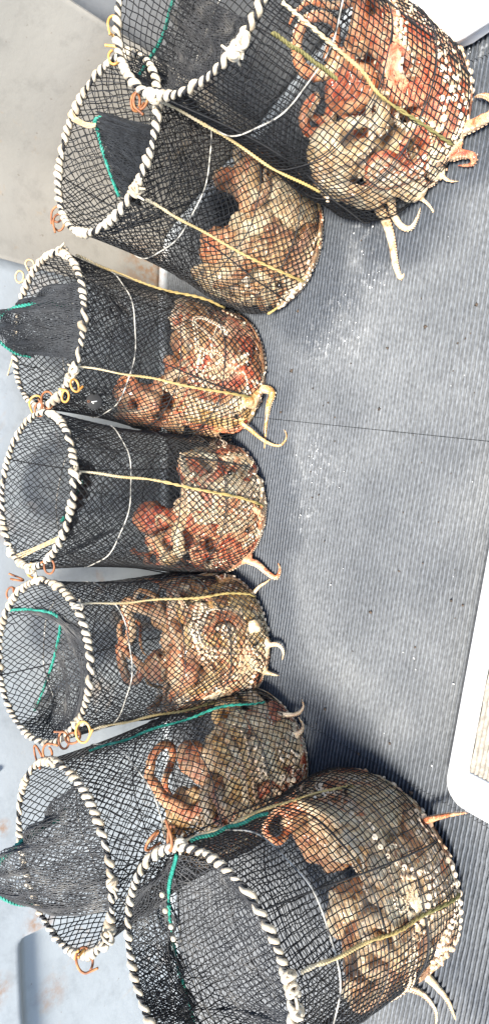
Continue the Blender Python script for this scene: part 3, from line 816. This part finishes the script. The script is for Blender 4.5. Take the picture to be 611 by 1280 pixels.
def octopus(hp, seed, skin, label, body, tip, size=1.0, outs=(), arm_len=.85, narm=8, arm_r=.0165, spread=1.0, block=0):
    """body, tip: (photo x, y, height) of the mantle's middle and of its rear end"""
    rng = np.random.default_rng(seed)
    c = hp.clamp(W(*body), .036 * size); tp = W(*tip)
    ax = tp - c; ax[2] *= .6; ax /= np.linalg.norm(ax) + 1e-9
    Lm = .066 * size; Rm = .044 * size
    mb = MB()
    # mantle sac, narrowing to a neck and head
    s = np.linspace(-1, 1, 15)
    prof = np.array([.30, .47, .52, .50, .52, .60, .74, .87, .96, 1.0, .98, .9, .74, .5, .12])
    u = np.cross(ax, [0, 0, 1.0]); u /= np.linalg.norm(u); v = np.cross(u, ax)
    cen = c + ax * (s[:, None] * Lm * 1.25) + v * (.006 * size * np.sin(s * 2.2))[:, None]
    cen = np.array([hp.clamp(q.copy(), Rm * .55 * pr) for q, pr in zip(cen, prof)])
    mb.tube(cen, prof * Rm * rng.uniform(.86, 1.1, 15), 16)
    head = cen[1]
    outflag = [False]; samples = [cen]; rads = [prof * Rm]; vent = [np.zeros((15, 3))]
    hp.store(cen, prof * Rm * .9)
    for b_ in range(block):                                  # nothing lies between this mantle and the net
        oc = np.array([*hp.ax(c[2])[0], c[2]]); od = (c - oc); od[2] = 0; od /= np.linalg.norm(od) + 1e-9
        hp.store(cen[5:] + (od * .5 + np.array([0, -.35, .5])) * .028 * (b_ + 1), prof[5:] * Rm)
    # eye mounds
    eyes = []
    for sd in (-1, 1):
        e = cen[2] + u * sd * Rm * .42 + v * Rm * .3
        mb.tube(np.array([e - v * .004, e, e + v * .006 * size]), np.array([.010, .011, .006]) * size, 8)
        eyes.append(e + v * .0085 * size + u * sd * .004)
    sm = MB(); nout = len(outs)
    for k in range(narm):
        ang = 2 * PI * k / narm + rng.uniform(-.2, .2)
        side = np.cos(ang) * u + np.sin(ang) * v
        st = head + side * .010 * size - ax * .004
        rb = arm_r * size * rng.uniform(.85, 1.12)
        if k < nout:
            o = outs[k]; ow = [W(*q) for q in o['path']]
            i0 = hp.clamp(ow[0] + (np.array([*hp.ax(.02)[0], .03]) - ow[0]) * .3, rb)
            mid = hp.clamp(.5 * (st + i0) + rng.normal(0, .02, 3), rb)
            ctrl = np.array([st, st - ax * .015 + side * .012, mid, i0] + ow)
            seg = np.linalg.norm(np.diff(ctrl, axis=0), axis=1).sum()
            P = smooth_path(ctrl, max(20, int(seg / .009)))
            r1 = o.get('r', .009)
            tt = np.linspace(0, 1, len(P)); fo = len(ow) / (len(ctrl) - 1)
            R = np.where(tt < 1 - fo, rb + (r1 - rb) * tt / max(1e-6, 1 - fo), r1 * (1 - .78 * np.clip((tt - 1 + fo) / fo, 0, 1) ** 1.3))
            P[:, 2] = np.maximum(P[:, 2], R * .9 + .0095)
            vd = rng.normal(size=3)
        else:
            d0 = side * .9 - ax * .7 + rng.normal(0, .25, 3)
            P, R = grow_arm(hp, st, d0, arm_len * size * rng.uniform(.8, 1.2), rb, rng, rng.uniform(-.1, 1.2) * spread)
            vd = None
        hp.store(P[3:], R[3:])
        mb.tube(P, R, 10)
        T = np.gradient(P, axis=0); T /= np.linalg.norm(T, axis=1, keepdims=True) + 1e-9
        # the sucker side: mostly turned out to the net, twisting along the arm
        mode = rng.random()
        cc = np.array([[*hp.ax(q[2])[0], q[2]] for q in P]); out = P - cc; out[:, 2] = 0
        out /= np.linalg.norm(out, axis=1, keepdims=True) + 1e-9
        if vd is not None: base = np.array([-.3, -.4, .2])[None] + vd * .6 + 0 * P
        elif mode < .3: base = out + np.array([0, 0, .25])
        else: base = -out * .3 + np.array([0, 0, -.8 if mode < .8 else .8])
        base = base - T * (base * T).sum(1, keepdims=True); base /= np.linalg.norm(base, axis=1, keepdims=True) + 1e-9
        bi = np.cross(T, base)
        tw = rng.uniform(-1, 1) + rng.uniform(-2.2, 2.2) * np.linspace(0, 1, len(P))
        ven = np.cos(tw)[:, None] * base + np.sin(tw)[:, None] * bi
        lat = np.cross(T, ven)
        outflag.append(k < nout); samples.append(P); rads.append(R); vent.append(ven)
        # two rows of suckers
        Ls = np.concatenate([[0], np.cumsum(np.linalg.norm(np.diff(P, axis=0), axis=1))]); x = .03
        while x < Ls[-1] * .97:
            r_ = np.interp(x, Ls, R)
            for sd in (-1, 1):
                xx = x + (.35 * r_ if sd > 0 else 0)
                f = lambda A_: np.array([np.interp(xx, Ls, A_[:, q]) for q in range(3)])
                pc, vn, lt, tg_ = f(P), f(ven), f(lat), f(T)
                nn = vn * .86 + sd * lt * .5; nn /= np.linalg.norm(nn) + 1e-9
                tg_ = tg_ - nn * (tg_ @ nn); tg_ /= np.linalg.norm(tg_) + 1e-9
                sc = pc + nn * r_ * .98
                if k >= nout:
                    ac, ar = hp.ax(max(.012, sc[2])); oo = sc[:2] - ac; q_ = np.hypot(*oo)
                    if q_ > ar - .001: sc[:2] = ac + oo / q_ * (ar - .001)
                add_sucker(sm, sc, nn, tg_, r_ * .3 * rng.uniform(.85, 1.12))
            x += max(.004, r_ * .78)
    me = mb.mesh('octopus_raw', None)
    tmp = bpy.data.objects.new('octopus_raw', me); COL.objects.link(tmp)
    md = tmp.modifiers.new('r', 'REMESH'); md.mode = 'VOXEL'; md.voxel_size = .0033
    ms = tmp.modifiers.new('s', 'SMOOTH'); ms.factor = .5; ms.iterations = 3
    dg = bpy.context.evaluated_depsgraph_get()
    fin = bpy.data.meshes.new_from_object(tmp.evaluated_get(dg))
    bpy.data.objects.remove(tmp); bpy.data.meshes.remove(me)
    nv = len(fin.vertices); co = np.zeros(nv * 3, np.float32); fin.vertices.foreach_get('co', co); co = co.reshape(-1, 3)
    SP = np.concatenate(samples); SV = np.concatenate(vent); SR = np.concatenate(rads)
    kd = KDTree(len(SP))
    for i_, q in enumerate(SP): kd.insert(q, i_)
    kd.balance()
    idx = np.array([kd.find(q)[1] for q in co])
    dv = co - SP[idx]; dv /= np.linalg.norm(dv, axis=1, keepdims=True) + 1e-9
    val = np.clip(((dv * SV[idx]).sum(1) - .35) / .5, 0, 1)
    # slack, folded skin; flattened where it presses on the net
    isout = np.concatenate([np.full(len(q), bool(o_)) for q, o_ in zip(samples, outflag)])[idx]
    nrm = np.zeros(nv * 3, np.float32); fin.vertices.foreach_get('normal', nrm); nrm = nrm.reshape(-1, 3)
    rad_ = SR[idx]
    f1 = np.array([mnoise.noise(Vector(q) * 38 + Vector((seed, 0, 0))) for q in co]); f2 = np.array([mnoise.noise(Vector(q) * 110) for q in co])
    amp = np.clip(rad_ / .03, .05, 1.3)
    co = co + nrm * (f1 * .0085 * amp ** 1.5 + f2 * .003 * np.minimum(amp, .8))[:, None]
    axs = np.array([hp.ax(max(.012, q[2]))[0] for q in co]); axr = np.array([hp.ax(max(.012, q[2]))[1] for q in co])
    oo = co[:, :2] - axs; qq = np.hypot(oo[:, 0], oo[:, 1]); lim = axr - .0022 + .0016 * f2
    k_ = (qq > lim) & ~isout
    co[k_, :2] = axs[k_] + oo[k_] / qq[k_, None] * lim[k_, None]
    co[:, 2] = np.maximum(co[:, 2], .0105)
    fin.vertices.foreach_set('co', co.astype(np.float32).ravel()); fin.update()
    fin.materials.clear(); fin.materials.append(SKIN[skin])
    at = fin.attributes.new('ventral', 'FLOAT', 'POINT'); at.data.foreach_set('value', val.astype(np.float32))
    fin.polygons.foreach_set('use_smooth', np.ones(len(fin.polygons), bool))
    fin.name = 'octopus'
    o = obj('octopus', fin)
    tag(o, label, 'octopus', 'octopuses caught in the net traps')
    sk = sm.build('suckers', M_suck, o); sk['kind'] = 'stuff'
    for e in eyes:
        em = MB(); em.tube(np.array([e - v * .004, e - v * .002, e + v * .001, e + v * .003]), np.array([.004, .0062, .0055, .0025]) * size, 8)
        em.build('eye', M_eye, o)
    return o

def out(path, r=.009): return dict(path=path, r=r)
CATCH = {
 'A': (.225, [
   ('brown', 'pinkish brown octopus high in the trap at the left end, nearest its mouth', (425, 1055, .13), (395, 1045, .16), 1.2, [], {}),
   ('cream', 'pale cream octopus in the left end trap, two arm tips out on the mat', (455, 1130, .10), (420, 1150, .11), 1.2,
     [out([(530, 1215, .02), (545, 1232, .015), (560, 1250, .012), (570, 1275, .01)], .011), out([(505, 1228, .02), (528, 1242, .015), (545, 1262, .01), (544, 1290, .01)], .008)], {}),
   ('cream', 'greyish cream octopus at the right edge of the trap at the left end', (480, 1030, .10), (455, 1005, .12), 1.15, [], {}),
   ('orange', 'orange octopus low in the trap at the left end, one arm reaching to the hatch', (512, 1085, .06), (548, 1098, .06), 1.1, [out([(515, 1034, .055), (535, 1025, .05), (560, 1019, .055), (585, 1016, .065)], .009)], {})]),
 'B': (.24, [
   ('tan', 'tan octopus uppermost in the trap second from the left end', (245, 1005, .17), (215, 1015, .19), 1.05, [], {}),
   ('cream', 'cream and tan octopus beside the green cord, two pale arms looping out of the foot', (290, 935, .13), (260, 945, .15), 1.1,
     [out([(338, 893, .06), (355, 893, .05), (371, 892, .035), (379, 883, .025), (376, 871, .02)], .008), out([(340, 918, .06), (358, 917, .05), (374, 916, .04), (379, 906, .025), (372, 896, .02)], .009)], {}),
   ('orange', 'pinkish octopus at the back of the trap second from the left end', (255, 960, .17), (235, 935, .18), .95, [], {}),
   ('red', 'red octopus lowest in the trap second from the left end', (345, 975, .06), (310, 990, .08), 1.0, [], {})]),
 'C': (.235, [
   ('orange', 'orange brown octopus with its round mantle uppermost in the third trap from the left', (215, 830, .16), (185, 838, .18), 1.05, [], {}),
   ('brown', 'dark brown octopus at the back of the third trap from the left', (220, 780, .17), (200, 760, .18), .95, [], {}),
   ('tan', 'tan octopus beside the upper yellow cord of the third trap from the left', (255, 765, .12), (225, 755, .14), 1.0, [out([(322, 735, .03), (334, 727, .02), (340, 720, .012)], .006)], {}),
   ('cream', 'greyish cream octopus at the foot of the third trap, stubby arms curling out', (300, 815, .07), (275, 840, .08), 1.0,
     [out([(325, 810, .04), (337, 806, .035), (348, 806, .03), (354, 815, .025), (352, 826, .02)], .009), out([(325, 838, .03), (338, 842, .025), (350, 845, .015)], .010)], {})]),
 'D': (.235, [
   ('red', 'dark red octopus with its mantle high in the middle trap', (200, 648, .16), (175, 650, .18), 1.0, [], {}),
   ('cream', 'cream octopus under the yellow cord of the middle trap', (265, 590, .12), (235, 575, .14), 1.05, [], {}),
   ('orange', 'pink and orange octopus low in the middle trap, one brown arm out on the mat', (290, 668, .07), (260, 690, .08), 1.0,
     [out([(298, 695, .03), (320, 704, .025), (335, 716, .02), (345, 722, .015), (350, 712, .012), (347, 703, .012)], .010)], {})]),
 'E': (.22, [
   ('brown', 'brown octopus with rounded mantle at the back of the number-tagged trap', (250, 435, .14), (225, 425, .16), 1.0, [], {}),
   ('red', 'red octopus draped over the right side of the number-tagged trap', (300, 430, .08), (290, 400, .1), .95, [], {}),
   ('tan', 'tan octopus low in the number-tagged trap, two thin arm tips trailing on the mat', (280, 505, .07), (255, 500, .08), 1.0,
     [out([(325, 485, .03), (340, 490, .025), (335, 508, .02), (333, 530, .012), (332, 562, .008)], .011), out([(285, 515, .07), (310, 535, .045), (332, 552, .025), (350, 557, .012), (359, 545, .01), (352, 532, .01)], .007)], {}),
   ('orange', 'pinkish orange octopus highest in the number-tagged trap, just below the tag', (172, 490, .21), (145, 488, .23), .9, [], dict(hm=.28, arm_len=.6))]),
 'F': (.185, [
   ('cream', 'large pale octopus whose smooth round mantle fills the leaning trap', (360, 262, .085), (380, 234, .085), 1.75, [], dict(arm_len=.34, block=2, arm_r=.016)),
   ('brown', 'grey brown octopus at the lower left of the leaning trap', (325, 345, .09), (290, 345, .11), 1.15, [], dict(arm_len=.4)),
   ('orange', 'reddish octopus squeezed at the back of the leaning trap', (285, 300, .13), (262, 315, .15), .95, [], {})]),
 'G': (.225, [
   ('red', 'red brown octopus uppermost in the trap at the right end', (470, 100, .12), (440, 110, .14), 1.2, [out([(560, 195, .03), (578, 192, .03), (592, 196, .025), (588, 206, .02), (570, 207, .015)], .010)], {}),
   ('orange', 'bright orange octopus low in the right end trap, one arm looping out', (525, 125, .07), (560, 148, .06), 1.1,
     [out([(580, 160, .03), (598, 152, .035), (615, 142, .035), (617, 126, .03), (603, 119, .03), (592, 122, .02)], .012)], {}),
   ('cream', 'cream octopus in the right end trap with several pale arm tips outside', (440, 190, .10), (410, 190, .12), 1.15,
     [out([(470, 255, .03), (480, 272, .025), (489, 300, .015), (496, 335, .01), (502, 349, .008), (507, 342, .008)], .012),
      out([(490, 262, .03), (498, 280, .025), (511, 286, .018), (520, 274, .014), (526, 258, .01)], .009),
      out([(500, 232, .035), (508, 244, .03), (528, 250, .022), (540, 262, .015), (541, 270, .01)], .007),
      out([(500, 216, .05), (520, 212, .045), (545, 215, .035), (560, 226, .02), (575, 227, .012)], .008)], {})]),
}
for key, (hh, cs) in CATCH.items():
    hp = Heap(TRAPS[key], hh)
    for q, (skin, label, body, tip, size, outs, kw) in enumerate(cs):
        kw = dict(kw); hp.h = kw.pop('hm', hh)
        octopus(hp, TRAPS[key].seed * 100 + q * 7, skin, label, body, tip, size, outs, **kw)

# ---------------------------------------------------------------- hatch, bundle, litter
def rrect(w, h, r, n=8):
    P = []
    for cx, cy, a0 in ((w/2-r, h/2-r, 0), (-w/2+r, h/2-r, PI/2), (-w/2+r, -h/2+r, PI), (w/2-r, -h/2+r, 1.5*PI)):
        for q in range(n + 1):
            a_ = a0 + PI/2*q/n; P.append((cx + r*math.cos(a_), cy + r*math.sin(a_)))
    return np.array(P)
HZ = .055
corner = W(553, 1000, HZ)[:2]
HW, HD = .78, .60
hc = corner + E1 * HW / 2 - E2 * (HD / 2 - .004)
ha = thing('deck_hatch', 'white plastic hatch lid with a ribbed beige inlay lying on the mat', 'hatch', (hc[0], hc[1], 0))
def toW(p, z): return np.array([hc[0] + p[0]*E1[0] + p[1]*E2[0], hc[1] + p[0]*E1[1] + p[1]*E2[1], z])
rings = [(HW, HD, .045, .004), (HW, HD, .045, HZ - .008), (HW - .006, HD - .006, .042, HZ - .002), (HW - .014, HD - .014, .038, HZ), (HW - .136, HD - .068, .006, HZ), (HW - .14, HD - .072, .005, HZ - .003), (HW - .14, HD - .072, .005, HZ - .012)]
V_ = []; F_ = []
for w, h, r, z in rings: V_ += [toW(p, z) for p in rrect(w, h, r)]
m = 36
for q in range(len(rings) - 1):
    for j in range(m): F_.append((q*m + j, q*m + (j+1) % m, (q+1)*m + (j+1) % m, (q+1)*m + j))
mb = MB(); mb.add(V_, F_); fo = mb.build('frame', M_white_plastic, ha)
mb = MB(); w, h = HW - .142, HD - .074; nr = int(h / .0078)
vv = []; zz = []
for q in range(nr):
    for f_, z_ in ((0, -.003), (.2, -.0008), (.5, .0008), (.8, -.0008)): vv.append(-h/2 + (q + f_) * h / nr); zz.append(z_)
us = np.linspace(-w/2, w/2, 60)
P = np.array([[toW((u_, v_ + .0006 * math.sin(u_ * 90 + v_ * 400)), HZ - .007 + z_) for v_, z_ in zip(vv, zz)] for u_ in us]); mm = len(vv)
i = np.arange(59)[:, None]; j = np.arange(mm - 1)[None]
mb.add(P.reshape(-1, 3), np.stack([i*mm + j, (i+1)*mm + j, (i+1)*mm + j + 1, i*mm + j + 1], -1).reshape(-1, 4))
mb.build('mat_inlay', M_inlay, ha)

# white bundle at the right end
bc = W(592, -66, .04); rng = np.random.default_rng(3)
th_ = np.linspace(0, PI, 22); ph_ = np.linspace(0, 2 * PI, 37)[:-1]
TH, PH = np.meshgrid(th_, ph_, indexing='ij')
sq = lambda x, e: np.sign(x) * np.abs(x) ** e
X = sq(np.sin(TH), .7) * sq(np.cos(PH), .55) * .16; Y = sq(np.sin(TH), .7) * sq(np.sin(PH), .55) * .115; Z = sq(np.cos(TH), .7) * .05
dn = 1 + .14 * (vnoise(PH * 2.2, TH * 4, 5) - .5) + .08 * (vnoise(X * 40, Y * 40, 8) - .5)
ca, sa = math.cos(RIB + .12), math.sin(RIB + .12)
P = np.stack([bc[0] + (X*ca - Y*sa) * dn, bc[1] + (X*sa + Y*ca) * dn, .05 + Z * dn], -1)
P[..., 2] = np.maximum(P[..., 2], .004)
k = 36; i = np.arange(21)[:, None]; j = np.arange(k)[None]; j2 = (j + 1) % k
mb = MB(); mb.add(P.reshape(-1, 3), np.stack([i*k + j, (i+1)*k + j, (i+1)*k + j2, i*k + j2], -1).reshape(-1, 4))
o = mb.build('plastic_bundle', M_bag)
tag(o, 'white plastic bundle lying on the mat beside the trap at the right end', 'bundle')

# salt flakes and grit scattered over the mat
rng = np.random.default_rng(11)
def litter(name, label, n, mat, spots, rr, kindlab):
    mb = MB()
    for q in range(n):
        if spots and rng.random() < .7:
            c, r = spots[rng.integers(len(spots))]; p = c[:2] + rng.normal(0, r * .45, 2)
        else: p = W(rng.uniform(345, 600), rng.uniform(260, 1000))[:2]
        s = rr * rng.lognormal(0, .5)
        V = rng.normal(0, 1, (6, 3)); V /= np.linalg.norm(V, axis=1, keepdims=True)
        V = np.array([(1,0,0),(-1,0,0),(0,1,0),(0,-1,0),(0,0,.5),(0,0,-.5)], float) * rng.uniform(.5, 1.3, (6, 1)) * s
        a_ = rng.uniform(0, 6); V = np.stack([V[:,0]*math.cos(a_) - V[:,1]*math.sin(a_), V[:,0]*math.sin(a_) + V[:,1]*math.cos(a_), V[:,2]], 1)
        mb.add(V + np.array([p[0], p[1], .011]), [(0,2,4),(2,1,4),(1,3,4),(3,0,4),(2,0,5),(1,2,5),(3,1,5),(0,3,5)])
    o = mb.build(name, mat, smooth=False); tag(o, label, kindlab, kind='stuff')
litter('salt_flakes', 'white dried salt flakes scattered over the grey deck mat', 110, M_froth, SALT, .0015, 'salt')
litter('grit', 'dark bits of grit scattered over the grey deck mat', 60, M_grit, [], .0022, 'grit')

# cork beads on the drawing line of trap A's funnel
ta = TRAPS['A']
for q, (x, y, z) in enumerate([(203, 1118, .455), (207, 1138, .45), (214, 1158, .445), (217, 1173, .44)]):
    p = W(x, y, z); mb = MB()
    mb.tube(p + np.linspace(-1, 1, 7)[:, None] * np.array([.0, .0, .005]), .0052 * np.sqrt(np.clip(1 - np.linspace(-1, 1, 7) ** 2, .03, 1)), 8)
    mb.build('float_bead', M_white, ta.root)

# bolt heads with rust on the bulwark
for q, (x, z) in enumerate([(-1.32, .50), (-1.52, .47), (-.62, .5), (.2, .52)]):
    y = np.interp(x, [p[0] for p in PTS[:4]], [p[1] for p in PTS[:4]]) + .03 * z / WALL_H - .003
    mb = MB(); mb.tube(np.array([(x, y, z), (x, y - .004, z), (x, y - .006, z), (x, y - .0065, z)]), np.array([.008, .008, .006, .001]), 6)
    mb.build('bolt', M_rust, bul)
